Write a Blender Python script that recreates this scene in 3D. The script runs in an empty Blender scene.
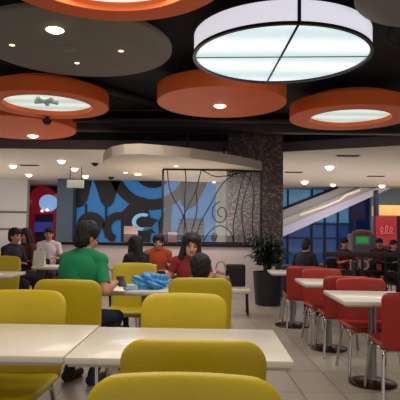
import bpy, bmesh, math, random
from mathutils import Vector, Matrix, Euler
random.seed(7)
C = bpy.context.scene.collection
PI = math.pi
R = math.radians

# ------------------------------------------------------------------ camera
F = 520.0
EYE = Vector((0.0, 0.0, 1.28))
cam_d = bpy.data.cameras.new('camera'); cam = bpy.data.objects.new('camera', cam_d); C.objects.link(cam)
cam_d.sensor_width = 36; cam_d.sensor_fit = 'HORIZONTAL'; cam_d.lens = 36*F/400
ROT = Matrix.Rotation(R(0.9), 3, 'Z') @ Matrix.Rotation(R(90+3.4), 3, 'X') @ Matrix.Rotation(R(0.8), 3, 'Z')
cam.matrix_world = Matrix.Translation(EYE) @ ROT.to_4x4()
cam_d.clip_start = 0.02; cam_d.clip_end = 200
bpy.context.scene.camera = cam

def ray(px, py):
    return ROT @ Vector((px-200, -(py-200), -F))
def at(px, py, Y):
    d = ray(px, py); return EYE + d*(Y/d.y)
def atz(px, py, z):
    d = ray(px, py); return EYE + d*((z-EYE.z)/d.z)

# ------------------------------------------------------------------ world, light, exposure
W = bpy.data.worlds.new('world'); bpy.context.scene.world = W; W.use_nodes = True
W.node_tree.nodes['Background'].inputs[0].default_value = (0.80, 0.74, 0.74, 1)
W.node_tree.nodes['Background'].inputs[1].default_value = 0.75
vs = bpy.context.scene.view_settings
vs.view_transform = 'Standard'; vs.look = 'None'; vs.gamma = 1; vs.use_curve_mapping = False; vs.exposure = 0.0

def area(name, loc, size, power, col=(1, .86, .68), size_y=None, rot=(0, 0, 0)):
    l = bpy.data.lights.new(name, 'AREA'); l.energy = power; l.color = col; l.size = size
    if size_y: l.shape = 'RECTANGLE'; l.size_y = size_y
    o = bpy.data.objects.new(name, l); C.objects.link(o); o.location = loc; o.rotation_euler = rot
    return o
def spot(name, loc, power, ang=110, col=(1, .84, .64), r=.05, blend=.6):
    l = bpy.data.lights.new(name, 'SPOT'); l.energy = power; l.color = col; l.spot_size = R(ang); l.spot_blend = blend
    l.shadow_soft_size = r
    o = bpy.data.objects.new(name, l); C.objects.link(o); o.location = loc
    return o
area('dining_fill', (-0.3, 1.6, 2.98), 1.7, 44)  # added area light with no fixture, brightens the front tables and chairs
area('side_aisle_fill', (2.7, 4.8, 2.98), 1.2, 30)  # fill added beside the right-hand row, no lamp hangs there
area('hall_fill', (-1.2, 7.4, 2.95), 1.6, 22, (1, .88, .78))  # unseen mid-room fill, added to lift the low wall and its surroundings
area('low_wall_fill', (-0.5, 9.35, 2.44), 2.6, 42, (1, .90, .84), .5)  # broad fill added under the canopy to brighten the low wall
area('mall_fill', (5.5, 16.5, 2.9), 3.5, 70, (1, .94, .9), 3.0)  # fill without a fixture, added to brighten the escalator
area('mall_fill', (-4.0, 14.5, 2.9), 5.0, 80, (1, .9, .78), 4.0)
area('mall_bounce_fill', (1.0, 14.5, 0.35), 7.0, 95, (1, .92, .84), 5.0, (PI, 0, 0))  # these upward area lights are added near the floor to brighten the hall ceiling
area('mall_bounce_fill', (-7.5, 14.5, 0.35), 6.0, 95, (1, .92, .84), 5.0, (PI, 0, 0))
area('mall_bounce_fill', (6.0, 15.5, 0.35), 5.0, 80, (1, .92, .84), 5.0, (PI, 0, 0))

# ------------------------------------------------------------------ materials
def lin(c):
    return tuple(((v/255)/12.92 if v/255 <= .04045 else (((v/255)+.055)/1.055)**2.4) for v in c)
MATS = {}
def mat(name, rgb, rough=.5, metal=0, em=None, es=0, noise=0, nscale=8, bump=0, bscale=60, spec=.5, coat=0):
    if name in MATS: return MATS[name]
    m = bpy.data.materials.new(name); m.use_nodes = True; nt = m.node_tree; b = nt.nodes['Principled BSDF']
    c = lin(rgb)
    b.inputs['Base Color'].default_value = (*c, 1)
    b.inputs['Roughness'].default_value = rough; b.inputs['Metallic'].default_value = metal
    b.inputs['Specular IOR Level'].default_value = spec
    if coat: b.inputs['Coat Weight'].default_value = coat
    tc = nt.nodes.new('ShaderNodeTexCoord')
    if noise:
        n = nt.nodes.new('ShaderNodeTexNoise'); n.inputs['Scale'].default_value = nscale; n.inputs['Detail'].default_value = 4
        nt.links.new(tc.outputs['Object'], n.inputs['Vector'])
        r = nt.nodes.new('ShaderNodeValToRGB')
        r.color_ramp.elements[0].position = .3; r.color_ramp.elements[1].position = .7
        r.color_ramp.elements[0].color = (*[v*(1-noise) for v in c], 1)
        r.color_ramp.elements[1].color = (*[min(1, v*(1+noise)) for v in c], 1)
        nt.links.new(n.outputs['Fac'], r.inputs['Fac']); nt.links.new(r.outputs['Color'], b.inputs['Base Color'])
    if bump:
        n = nt.nodes.new('ShaderNodeTexNoise'); n.inputs['Scale'].default_value = bscale
        nt.links.new(tc.outputs['Object'], n.inputs['Vector'])
        bp = nt.nodes.new('ShaderNodeBump'); bp.inputs['Strength'].default_value = bump; bp.inputs['Distance'].default_value = .01
        nt.links.new(n.outputs['Fac'], bp.inputs['Height']); nt.links.new(bp.outputs['Normal'], b.inputs['Normal'])
    if em:
        b.inputs['Emission Color'].default_value = (*lin(em), 1); b.inputs['Emission Strength'].default_value = es
    MATS[name] = m; return m

YEL = mat('yellow_vinyl', (198, 174, 18), .38, noise=.05, nscale=5, bump=.15, bscale=220)
YELS = mat('yellow_vinyl_seat', (198, 174, 18), .45, bump=.1, bscale=180)
RED = mat('red_vinyl', (160, 40, 30), .4, noise=.06, nscale=5, bump=.1, bscale=200)
CHROME = mat('chrome', (190, 188, 184), .18, 1)
STEEL = mat('brushed_steel', (130, 128, 124), .35, 1, noise=.1, nscale=40)
BASE = mat('dark_cast_base', (62, 44, 40), .25, .7)
TOP = mat('white_laminate', (226, 220, 208), .28, noise=.015, nscale=14, coat=.2)
TOPE = mat('laminate_edge', (196, 186, 168), .4)
ORG = mat('orange_paint', (240, 106, 30), .6, noise=.05, nscale=3)
GRY = mat('grey_paint', (124, 118, 110), .7, noise=.06, nscale=3)
BLK = mat('black_metal', (20, 20, 23), .4, .3)
DBR = mat('dark_brown_plastic', (34, 26, 24), .5)
CEIL = mat('black_ceiling_paint', (26, 23, 28), .9, noise=.3, nscale=2)
DUCT = mat('dark_duct_metal', (50, 44, 48), .5, .4, noise=.2, nscale=5)
SOF = mat('cream_soffit_paint', (208, 197, 184), .8, noise=.02, nscale=2)
FAS = mat('mauve_fascia_paint', (112, 98, 100), .7)
CAN = mat('canopy_paint', (196, 184, 166), .7, noise=.02)
WHT = mat('white_wall_paint', (200, 196, 196), .7, noise=.03, nscale=2)
LOW = mat('low_wall_paint', (206, 194, 194), .7, noise=.05, nscale=3)
LAMP = mat('lamp_glow', (255, 250, 235), .5, em=(255, 240, 214), es=6)
LAMPS = mat('small_lamp_glow', (255, 250, 235), .5, em=(255, 214, 170), es=2.2)
SKIN = mat('skin', (196, 134, 104), .55, noise=.04)
SKIN2 = mat('pale_skin', (208, 150, 122), .55, noise=.04)
HAIR = mat('black_hair', (12, 9, 10), .7, noise=.3, nscale=60)
HAIRB = mat('dark_brown_hair', (30, 18, 16), .65, noise=.3, nscale=60)
LIP = mat('lip', (150, 62, 56), .4)
EYEM = mat('eye_dark', (18, 12, 10), .2)
JEAN = mat('navy_denim', (26, 32, 60), .8, noise=.15, nscale=40)
SHOE = mat('brown_shoe', (66, 34, 26), .5)

def glass():
    m = bpy.data.materials.new('screen_glass'); m.use_nodes = True; nt = m.node_tree
    b = nt.nodes['Principled BSDF']; b.inputs['Base Color'].default_value = (.9, .95, 1, 1)
    b.inputs['Roughness'].default_value = .02; b.inputs['Alpha'].default_value = .04; b.inputs['Specular IOR Level'].default_value = .3
    return m
GLASS = glass()

def floor_mat():
    m = bpy.data.materials.new('floor_tiles'); m.use_nodes = True; nt = m.node_tree; b = nt.nodes['Principled BSDF']
    tc = nt.nodes.new('ShaderNodeTexCoord'); mp = nt.nodes.new('ShaderNodeMapping')
    mp.inputs['Rotation'].default_value = (0, 0, R(-2)); mp.inputs['Location'].default_value = (.045, .1, 0)
    br = nt.nodes.new('ShaderNodeTexBrick'); br.offset = 0; br.inputs['Scale'].default_value = 1
    br.inputs['Brick Width'].default_value = .32; br.inputs['Row Height'].default_value = .62
    br.inputs['Mortar Size'].default_value = .0045; br.inputs['Mortar Smooth'].default_value = .3
    br.inputs['Color1'].default_value = (*lin((176, 164, 148)), 1); br.inputs['Color2'].default_value = (*lin((164, 152, 138)), 1)
    br.inputs['Mortar'].default_value = (*lin((84, 72, 66)), 1)
    nt.links.new(tc.outputs['Object'], mp.inputs['Vector']); nt.links.new(mp.outputs['Vector'], br.inputs['Vector'])
    n = nt.nodes.new('ShaderNodeTexNoise'); n.inputs['Scale'].default_value = 1.3; n.inputs['Detail'].default_value = 5
    nt.links.new(tc.outputs['Object'], n.inputs['Vector'])
    mx = nt.nodes.new('ShaderNodeMix'); mx.data_type = 'RGBA'; mx.blend_type = 'MULTIPLY'; mx.inputs[0].default_value = .25
    nt.links.new(br.outputs['Color'], mx.inputs[6]); nt.links.new(n.outputs['Fac'], mx.inputs[7])
    nt.links.new(mx.outputs[2], b.inputs['Base Color']); b.inputs['Roughness'].default_value = .33
    return m
def mosaic_mat():
    m = bpy.data.materials.new('pebble_mosaic'); m.use_nodes = True; nt = m.node_tree; b = nt.nodes['Principled BSDF']
    tc = nt.nodes.new('ShaderNodeTexCoord'); v = nt.nodes.new('ShaderNodeTexVoronoi'); v.inputs['Scale'].default_value = 23
    nt.links.new(tc.outputs['Object'], v.inputs['Vector'])
    r = nt.nodes.new('ShaderNodeValToRGB'); e = r.color_ramp.elements
    e[0].position = 0; e[0].color = (*lin((58, 48, 44)), 1); e[1].position = 1; e[1].color = (*lin((140, 118, 98)), 1)
    x = e.new(.5); x.color = (*lin((94, 78, 68)), 1)
    s = nt.nodes.new('ShaderNodeSeparateColor'); nt.links.new(v.outputs['Color'], s.inputs[0]); nt.links.new(s.outputs[0], r.inputs['Fac'])
    v2 = nt.nodes.new('ShaderNodeTexVoronoi'); v2.feature = 'DISTANCE_TO_EDGE'; v2.inputs['Scale'].default_value = 23
    nt.links.new(tc.outputs['Object'], v2.inputs['Vector'])
    lt = nt.nodes.new('ShaderNodeMath'); lt.operation = 'GREATER_THAN'; lt.inputs[1].default_value = .06
    nt.links.new(v2.outputs['Distance'], lt.inputs[0])
    mx = nt.nodes.new('ShaderNodeMix'); mx.data_type = 'RGBA'; mx.inputs[6].default_value = (*lin((34, 30, 32)), 1)
    nt.links.new(lt.outputs[0], mx.inputs[0]); nt.links.new(r.outputs['Color'], mx.inputs[7])
    nt.links.new(mx.outputs[2], b.inputs['Base Color']); b.inputs['Roughness'].default_value = .5
    bp = nt.nodes.new('ShaderNodeBump'); bp.inputs['Strength'].default_value = .5; bp.inputs['Distance'].default_value = .02
    nt.links.new(v2.outputs['Distance'], bp.inputs['Height']); nt.links.new(bp.outputs['Normal'], b.inputs['Normal'])
    return m
def band_glow(name, lo, hi, es, scale=2.2, tint=(225, 240, 242)):
    # a lit diffuser sheet: brighter bands painted into its emission as if tubes lay behind
    m = bpy.data.materials.new(name); m.use_nodes = True; nt = m.node_tree; b = nt.nodes['Principled BSDF']
    b.inputs['Base Color'].default_value = (.75, .8, .8, 1); b.inputs['Roughness'].default_value = .5
    tc = nt.nodes.new('ShaderNodeTexCoord'); w = nt.nodes.new('ShaderNodeTexWave'); w.bands_direction = 'Y'
    w.inputs['Scale'].default_value = scale; w.inputs['Distortion'].default_value = 1.2; w.inputs['Detail'].default_value = 1
    w.inputs['Detail Scale'].default_value = .8
    nt.links.new(tc.outputs['Object'], w.inputs['Vector'])
    r = nt.nodes.new('ShaderNodeValToRGB')
    r.color_ramp.elements[0].color = (*lin(lo), 1); r.color_ramp.elements[1].color = (*lin(hi), 1)
    nt.links.new(w.outputs['Fac'], r.inputs['Fac']); nt.links.new(r.outputs['Color'], b.inputs['Emission Color'])
    b.inputs['Emission Strength'].default_value = es
    return m

# ------------------------------------------------------------------ mesh helpers
def finish(name, bm, m, parent=None, smooth=True, auto=None):
    bmesh.ops.recalc_face_normals(bm, faces=bm.faces[:])
    me = bpy.data.meshes.new(name); bm.to_mesh(me); bm.free()
    for p in me.polygons: p.use_smooth = smooth
    if smooth and auto is not None: me.set_sharp_from_angle(angle=R(auto))
    for x in (m if isinstance(m, (list, tuple)) else [m]): me.materials.append(x)
    o = bpy.data.objects.new(name, me); C.objects.link(o)
    if parent: o.parent = parent
    return o
def tag(o, label, cat, group=None, kind=None):
    o['label'] = label; o['category'] = cat
    if group: o['group'] = group
    if kind: o['kind'] = kind
    return o
def empty(name, loc, label=None, cat=None, group=None, rz=0):
    o = bpy.data.objects.new(name, None); C.objects.link(o); o.location = loc; o.rotation_euler = (0, 0, rz)
    o.empty_display_size = .1
    if label: tag(o, label, cat, group)
    return o
def struct(name, bm, m, smooth=False):
    o = finish(name, bm, m, None, smooth); o['kind'] = 'structure'; return o
def copy_tree(o, parent=None):
    c = o.copy(); C.objects.link(c); c.parent = parent
    for ch in list(o.children): copy_tree(ch, c)
    return c
def box(bm, x0, x1, y0, y1, z0, z1, bev=0, rot=None):
    r = bmesh.ops.create_cube(bm, size=1)
    M = Matrix.Translation(((x0+x1)/2, (y0+y1)/2, (z0+z1)/2))
    if rot: M = M @ rot.to_4x4()
    M = M @ Matrix.Diagonal((x1-x0, y1-y0, z1-z0, 1))
    bmesh.ops.transform(bm, matrix=M, verts=r['verts'])
    if bev:
        es = list({e for v in r['verts'] for e in v.link_edges})
        bmesh.ops.bevel(bm, geom=es, offset=bev, segments=3, profile=.5, affect='EDGES')
    return bm
def nb(): return bmesh.new()
def lathe(bm, prof, cx=0, cy=0, n=48, close=False):
    """prof: list of (r, z); r=0 ends become poles"""
    rings = []
    for r, z in prof:
        if r < 1e-5: rings.append([bm.verts.new((cx, cy, z))])
        else: rings.append([bm.verts.new((cx+r*math.cos(2*PI*i/n), cy+r*math.sin(2*PI*i/n), z)) for i in range(n)])
    prs = list(zip(rings, rings[1:]))
    if close: prs.append((rings[-1], rings[0]))
    for a, b in prs:
        for i in range(n):
            j = (i+1) % n
            if len(a) == 1 and len(b) == 1: continue
            if len(a) == 1: bm.faces.new((a[0], b[i], b[j]))
            elif len(b) == 1: bm.faces.new((a[i], a[j], b[0]))
            else: bm.faces.new((a[i], a[j], b[j], b[i]))
    return bm
def tube(bm, pts, r, n=8, caps=True, smooth_path=0):
    pts = [Vector(p) for p in pts]
    for _ in range(smooth_path):
        q = [pts[0]]
        for a, b in zip(pts, pts[1:]): q += [a*.75+b*.25, a*.25+b*.75]
        q.append(pts[-1]); pts = q
    rs = r if isinstance(r, (list, tuple)) else [r]*len(pts)
    if len(rs) != len(pts): rs = [rs[0]+(rs[-1]-rs[0])*i/(len(pts)-1) for i in range(len(pts))]
    rings = []; up = None
    for i, p in enumerate(pts):
        t = (pts[min(i+1, len(pts)-1)]-pts[max(i-1, 0)]).normalized()
        if up is None:
            up = Vector((0, 0, 1)) if abs(t.z) < .9 else Vector((0, 1, 0))
        a = t.cross(up).normalized(); b = a.cross(t).normalized(); up = b
        rings.append([bm.verts.new(p+(a*math.cos(2*PI*k/n)+b*math.sin(2*PI*k/n))*rs[i]) for k in range(n)])
    for A, B in zip(rings, rings[1:]):
        for k in range(n):
            bm.faces.new((A[k], A[(k+1) % n], B[(k+1) % n], B[k]))
    if caps: bm.faces.new(rings[0][::-1]); bm.faces.new(rings[-1])
    return bm
def ball(bm, c, s, rot=None, seg=20, rings=12):
    r = bmesh.ops.create_uvsphere(bm, u_segments=seg, v_segments=rings, radius=1)
    M = Matrix.Translation(c)
    if rot: M = M @ rot.to_4x4()
    if not isinstance(s, (tuple, list, Vector)): s = (s, s, s)
    bmesh.ops.transform(bm, matrix=M @ Matrix.Diagonal((*s, 1)), verts=r['verts'])
def capsule(bm, a, b, ra, rb, n=14):
    a = Vector(a); b = Vector(b); tube(bm, [a, b], [ra, rb], n); ball(bm, a, ra, seg=n, rings=8); ball(bm, b, rb, seg=n, rings=8)
def prism_xz(bm, pts, y0, y1):
    """polygon in x,z extruded from y0 to y1"""
    A = [bm.verts.new((p[0], y0, p[1])) for p in pts]; B = [bm.verts.new((p[0], y1, p[1])) for p in pts]
    bm.faces.new(A); bm.faces.new(B[::-1]); n = len(pts)
    for i in range(n): bm.faces.new((A[i], A[(i+1) % n], B[(i+1) % n], B[i]))
    return bm
def prism_xy(bm, pts, z0, z1):
    A = [bm.verts.new((p[0], p[1], z0)) for p in pts]; B = [bm.verts.new((p[0], p[1], z1)) for p in pts]
    bm.faces.new(A[::-1]); bm.faces.new(B); n = len(pts)
    for i in range(n): bm.faces.new((A[i], A[(i+1) % n], B[(i+1) % n], B[i]))
    return bm
def panel(bm, w, h, th, rt, rb, M, camber=0.0, curve=0.0, taper=0.0, nx=28, ny=24, pw=10):
    """rounded pad: u across, v along; M maps (x, thickness, v) to space"""
    def smp(n): return [math.sin((i/(n)-.5)*PI) for i in range(n+1)]
    us, vs_ = smp(nx), smp(ny)
    F_, B_ = [], []
    for v in vs_:
        z = (v+1)/2*h; hw = w/2*(1+taper*(v))
        if h-z < rt: hw -= rt-math.sqrt(max(0, rt*rt-(rt-(h-z))**2))
        if z < rb: hw -= rb-math.sqrt(max(0, rb*rb-(rb-z)**2))
        fr, br = [], []
        for u in us:
            x = u*hw; y = curve*(x/(w/2))**2
            zz = z+camber*(1-(x/(w/2))**2)*(z/h)
            t = th/2*math.sqrt(max(0, (1-abs(u)**pw)*(1-abs(v)**pw)))
            fr.append(bm.verts.new(M @ Vector((x, y-t, zz)))); br.append(bm.verts.new(M @ Vector((x, y+t, zz))))
        F_.append(fr); B_.append(br)
    for G, flip in ((F_, 0), (B_, 1)):
        for j in range(ny):
            for i in range(nx):
                q = [G[j][i], G[j][i+1], G[j+1][i+1], G[j+1][i]]
                bm.faces.new(q[::-1] if flip else q)
    bmesh.ops.remove_doubles(bm, verts=bm.verts[:], dist=1e-5)
    return bm

# ------------------------------------------------------------------ the setting
FL = floor_mat()
struct('floor', box(nb(), -14, 14, -3, 30, -.1, 0), FL)
struct('ceiling', box(nb(), -14, 14, -3, 11.25, 3.45, 3.6), CEIL)
EDGE_R = [(1.6, 11.15), (3.9, 10.1), (9, 7.8)]
sb = nb()
prism_xy(sb, [(-14, 11.1), (1.6, 11.15), (3.9, 10.1), (9, 7.8), (14, 7.8), (14, 21.2), (-14, 21.2)], 3.0, 3.2)
tr = struct('ceiling_hall', sb, SOF)
def fascia(pts, z0, z1, th, m, name):
    bm = nb()
    for a, b in zip(pts, pts[1:]):
        d = (Vector(b)-Vector(a)).normalized(); n = Vector((d.y, -d.x))*th
        prism_xy(bm, [a, b, (b[0]+n.x, b[1]+n.y), (a[0]+n.x, a[1]+n.y)], z0, z1)
    return struct(name, bm, m)
EDGE = [(-14, 11.1), (1.6, 11.15), (3.9, 10.1), (9, 7.8), (14, 7.8)]
fascia(EDGE, 3.0, 3.2, .06, FAS, 'trim_1')
fascia(EDGE, 3.2, 3.45, .10, CEIL, 'trim_2')
# mosaic column
cl = at(228, 200, 10.4); cr = at(283, 200, 10.4)
o = struct('wall_column', box(nb(), cl.x, cr.x, 10.4, 11.5, 0, 3.45), mosaic_mat())
# far walls
wl0 = at(-40, 200, 18.0).x; wl1 = at(27, 200, 18.0).x
struct('wall_left', box(nb(), wl0-4, wl1, 18.0, 18.25, 0, 3.0), WHT)
bm = nb()
for py in (212, 229): p = at(0, py, 18); box(bm, wl0-4, wl1, 17.97, 18.0, p.z-.03, p.z+.03)
struct('trim_3', bm, mat('grey_trim', (96, 92, 98), .6))
pl = at(57, 200, 17.6).x; pr = at(73, 200, 17.6).x
struct('wall_pilaster', box(nb(), pl, pr, 17.6, 18.05, 0, 3.0), mat('slate_blue_paint', (66, 84, 104), .6, noise=.08))
struct('wall_back', box(nb(), -14, 14, 24.5, 24.7, 0, 3.2), mat('navy_paint', (26, 34, 62), .7, noise=.2, nscale=1.2))
ml = pr+.01; mr = at(226, 200, 18.1).x
BLUE = mat('backlit_blue_panel', (30, 84, 140), .4, em=(38, 114, 172), es=.5)
box_m = box(nb(), ml, mr, 18.1, 18.3, .6, 2.99)
mural = finish('backlit_mural', box_m, BLUE, None, False)
tag(mural, 'bright blue backlit wall panel with giant black letters behind the low wall', 'mural')
bm = box(nb(), ml, mr, 18.08, 18.3, 0, .6)
struct('baseboard_back', bm, mat('dark_skirting', (40, 38, 46), .6))

# mural letters, each traced on the panel's own face
LET = mat('black_letter_vinyl', (16, 15, 24), .5)
LETB = mat('pale_blue_letter', (120, 190, 225), .5, em=(120, 185, 218), es=.35)
def letter(pxs, m=LET, name='letter', off=0.0, top=None):
    pts = [at(x, y, 18.05-off) for x, y in pxs]
    pts = [(max(p.x, ml), min(p.z, 2.985)) for p in pts]
    return finish(name, prism_xz(nb(), pts, 18.02-off, 18.10-off), m, mural, False)
def arc(cx, cy, r0, r1, a0, a1, n=26, ky=1):
    o_ = [(cx+r1*math.cos(R(a0+(a1-a0)*i/n)), cy-ky*r1*math.sin(R(a0+(a1-a0)*i/n))) for i in range(n+1)]
    i_ = [(cx+r0*math.cos(R(a0+(a1-a0)*i/n)), cy-ky*r0*math.sin(R(a0+(a1-a0)*i/n))) for i in range(n, -1, -1)]
    return o_+i_
letter([(71, 170), (92, 170), (91, 184), (87, 200), (83, 206), (78, 208), (74, 206), (71, 198)])
letter([(94, 170), (121, 170), (118, 188), (113, 203), (109, 207), (105, 207), (101, 202), (97, 189)])
letter([(85, 204), (87, 204), (87, 238), (85, 238)], off=.01)
letter([(105, 206), (107, 206), (107, 238), (105, 238)], off=.01)
letter(arc(152, 168, 32, 43, 180, 360, ky=.98))
letter(arc(153, 170, 0, 19, 180, 360, ky=.95))
letter([(180, 196), (181, 170), (208, 170), (206, 186), (196, 205), (188, 210), (182, 205)])
letter(arc(91, 226, 6, 14, 0, 180)+[(77, 244), (85, 244)], off=.02)
letter(arc(119, 228, 8, 16, 20, 250), off=.02)
letter([(121, 213), (137, 196), (146, 198), (152, 226), (150, 244), (121, 244)], off=.015)
letter(arc(143, 222, 7, 11, 60, 320, ky=.8), LETB, 'pale_letter', .05)
letter([(146, 216), (158, 220), (150, 228), (156, 233), (140, 233), (146, 226)], LET, 'letter', .05)
letter([(158, 222), (168, 205), (172, 205), (170, 244), (160, 244)], off=.02)
letter([(181, 218), (204, 218), (204, 240), (176, 240)], mat('dim_blue_vinyl', (30, 52, 96), .5), 'dim_panel', .02)
bm = nb()
for k in range(5): a = at(178, 220+k*4, 18.0); b = at(204, 220+k*4, 18.0); box(bm, a.x, b.x, 17.99, 18.02, a.z-.02, a.z+.02)
finish('slat_lines', bm, BLK, mural, False)

# pale pillar right of the mural, behind the screen
a = at(216, 200, 17.5).x; b = at(231, 200, 17.5).x
struct('wall_pillar', box(nb(), a, b, 17.5, 18.0, 0, 3.0), mat('sage_tile_paint', (148, 158, 148), .6, noise=.1, nscale=6))

# shop with a red arch front at left
shop = empty('shop_front', (at(42, 231, 20).x, 20, 0), 'distant red arched shop front with round bright screen beside blue pilaster', 'shop front')
shx = shop.location.x
def lp(px, py, Y, o): return at(px, py, Y)-o.location
def prt(name, pxs, Y, th, m, par, o):
    pts = [lp(x, y, Y, o) for x, y in pxs]
    return finish(name, prism_xz(nb(), [(p.x, min(p.z, 2.98)) for p in pts], Y-o.location.y, Y-o.location.y+th), m, par, False)
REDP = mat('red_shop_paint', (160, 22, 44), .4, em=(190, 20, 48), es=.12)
arch = [(28, 258), (28, 200)]+[(42+13*math.cos(R(a)), 200-14*math.sin(R(a))) for a in range(170, 9, -16)]+[(58, 200), (58, 258), (53, 258), (53, 214), (33, 214), (33, 258)]
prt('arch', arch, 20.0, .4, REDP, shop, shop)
prt('screen', [(48+9*math.cos(R(a)), 203-8.5*math.sin(R(a))) for a in range(0, 360, 20)], 19.9, .1, mat('bright_screen', (120, 160, 210), .3, em=(130, 170, 215), es=.75), shop, shop)
prt('counter_band', [(34, 222), (52, 222), (52, 232), (34, 232)], 19.9, .3, mat('violet_panel', (50, 56, 120), .5, em=(60, 70, 170), es=.35), shop, shop)
prt('back_panel', [(33, 214), (53, 214), (53, 258), (33, 258)], 20.3, .1, mat('dim_slate', (56, 60, 80), .6), shop, shop)
prt('top_band', [(24, 183), (58, 183), (58, 193), (24, 193)], 20.5, .1, mat('teal_dark', (22, 44, 72), .6), shop, shop)
for px, py in ((28, 201.5), (42, 211), (47, 210)):
    bm = nb(); ball(bm, lp(px, py, 19.85, shop), .05); finish('lamp', bm, LAMPS, shop)

# glass curtain wall at the right
gl = at(279, 200, 21.0).x; gr = at(350, 200, 21.0).x
zs = at(300, 222, 21).z
cw = struct('window_1', box(nb(), gl, gr, 21.0, 21.1, zs, 3.0), mat('dusk_blue_glass', (60, 100, 140), .15, em=(84, 132, 170), es=.5, noise=.3, nscale=1.4))
struct('window_3', box(nb(), gl, gr, 21.0, 21.1, 0, zs), mat('deep_blue_glass', (24, 60, 110), .12, em=(34, 78, 140), es=.3, noise=.5, nscale=1.6))
bm = nb()
for px in (288, 312, 325, 338, 350): p = at(px, 200, 20.9); box(bm, p.x-.03, p.x+.03, 20.86, 21.0, 0, 3.0)
for py in (224, 238): p = at(300, py, 20.9); box(bm, gl, gr, 20.88, 21.0, p.z-.03, p.z+.03)
f = finish('window_frame', bm, mat('mullion', (22, 34, 58), .5), cw, False)
g2 = at(376, 200, 21.0).x
struct('window_2', box(nb(), gr, g2, 21.0, 21.1, 0, 3.0), mat('night_glass', (12, 22, 56), .1, em=(12, 24, 60), es=.5, noise=.4, nscale=2))

# far shop at right: blue wall band, lit bulkhead, red sign board
def slab(name, px0, px1, py0, py1, Y, th, m):
    a = at(px0, py0, Y); b = at(px1, py1, Y); return box(nb(), a.x, b.x, Y, Y+th, b.z, a.z), m
x0 = at(376, 200, 20).x
struct('wall_right', box(nb(), x0, 14, 20.6, 20.8, 0, 3.0), mat('pale_blue_wall', (150, 178, 205), .6, noise=.1))
fs = empty('kiosk_shop', (at(390, 231, 18).x, 18, 0), 'red sign board under warm lit bulkhead at the far right', 'shop sign')
bm, m = slab('', 379, 440, 205, 216, 18.4, .8, None)
bmesh.ops.translate(bm, verts=bm.verts[:], vec=-fs.location)
finish('bulkhead', bm, mat('warm_bulkhead', (214, 168, 96), .6, em=(235, 180, 100), es=.45), fs, False)
bm, m = slab('', 376, 397, 216, 246, 18.2, .2, None); bmesh.ops.translate(bm, verts=bm.verts[:], vec=-fs.location)
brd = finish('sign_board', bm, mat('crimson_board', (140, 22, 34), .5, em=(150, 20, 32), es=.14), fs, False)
bm = nb()
for k in range(3):
    tube(bm, [lp(380+k*4.6, 233, 18.14, fs), lp(383+k*4.6, 231, 18.14, fs), lp(383+k*4.6, 227-k%2*3, 18.14, fs), lp(380.5+k*4.6, 228, 18.14, fs), lp(381+k*4.6, 234, 18.14, fs), lp(384.5+k*4.6, 233, 18.14, fs)], .02, 6, smooth_path=2)
finish('script_mark', bm, mat('faded_pink', (190, 90, 92), .6), brd)
bm, m = slab('', 397, 440, 216, 258, 18.4, .3, None); bmesh.ops.translate(bm, verts=bm.verts[:], vec=-fs.location)
finish('dark_panel', bm, BLK, fs, False)
bm, m = slab('', 376, 397, 246, 262, 18.2, .3, None); bmesh.ops.translate(bm, verts=bm.verts[:], vec=-fs.location)
finish('lower_panel', bm, BLK, fs, False)
bm, m = slab('', 376, 379, 190, 262, 18.3, .3, None); bmesh.ops.translate(bm, verts=bm.verts[:], vec=-fs.location)
finish('side_post', bm, mat('mullion', (22, 34, 58)), fs, False)

# escalator
esc = empty('escalator', (at(300, 231, 19).x, 19.3, 0), 'long pale escalator rising to the upper right behind the mosaic column', 'escalator')
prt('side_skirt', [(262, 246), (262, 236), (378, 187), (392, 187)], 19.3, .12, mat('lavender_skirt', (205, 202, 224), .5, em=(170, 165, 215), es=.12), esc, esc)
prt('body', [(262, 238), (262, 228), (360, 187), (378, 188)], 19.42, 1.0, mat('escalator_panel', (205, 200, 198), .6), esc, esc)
prt('balustrade', [(262, 229), (262, 217), (338, 187), (358, 187)], 19.5, .06, mat('balustrade_glass', (176, 176, 182), .3), esc, esc)
bm = nb(); tube(bm, [lp(300, 215, 19.3, esc), lp(326, 206, 19.3, esc), lp(340, 200, 19.3, esc), lp(346, 195, 19.3, esc), lp(360, 190, 19.3, esc)], .04, 8)
finish('highlight_strip', bm, mat('highlight_emission', (230, 215, 200), .4, em=(235, 220, 205), es=.5), esc)  # glowing tube stands in for a highlight line on the escalator side
bm = nb(); tube(bm, [lp(262, 217, 19.45, esc), lp(338, 187, 19.45, esc)], .05, 8); finish('handrail', bm, BLK, esc)
bm, m = slab('', 262, 276, 238, 262, 19.42, .6, None); bmesh.ops.translate(bm, verts=bm.verts[:], vec=-esc.location)
a = lp(262, 238, 19.42, esc)
bm.free(); bm = box(nb(), a.x, a.x+.5, .12, .9, 0, a.z+.15); finish('support', bm, BLK, esc, False)

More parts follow.
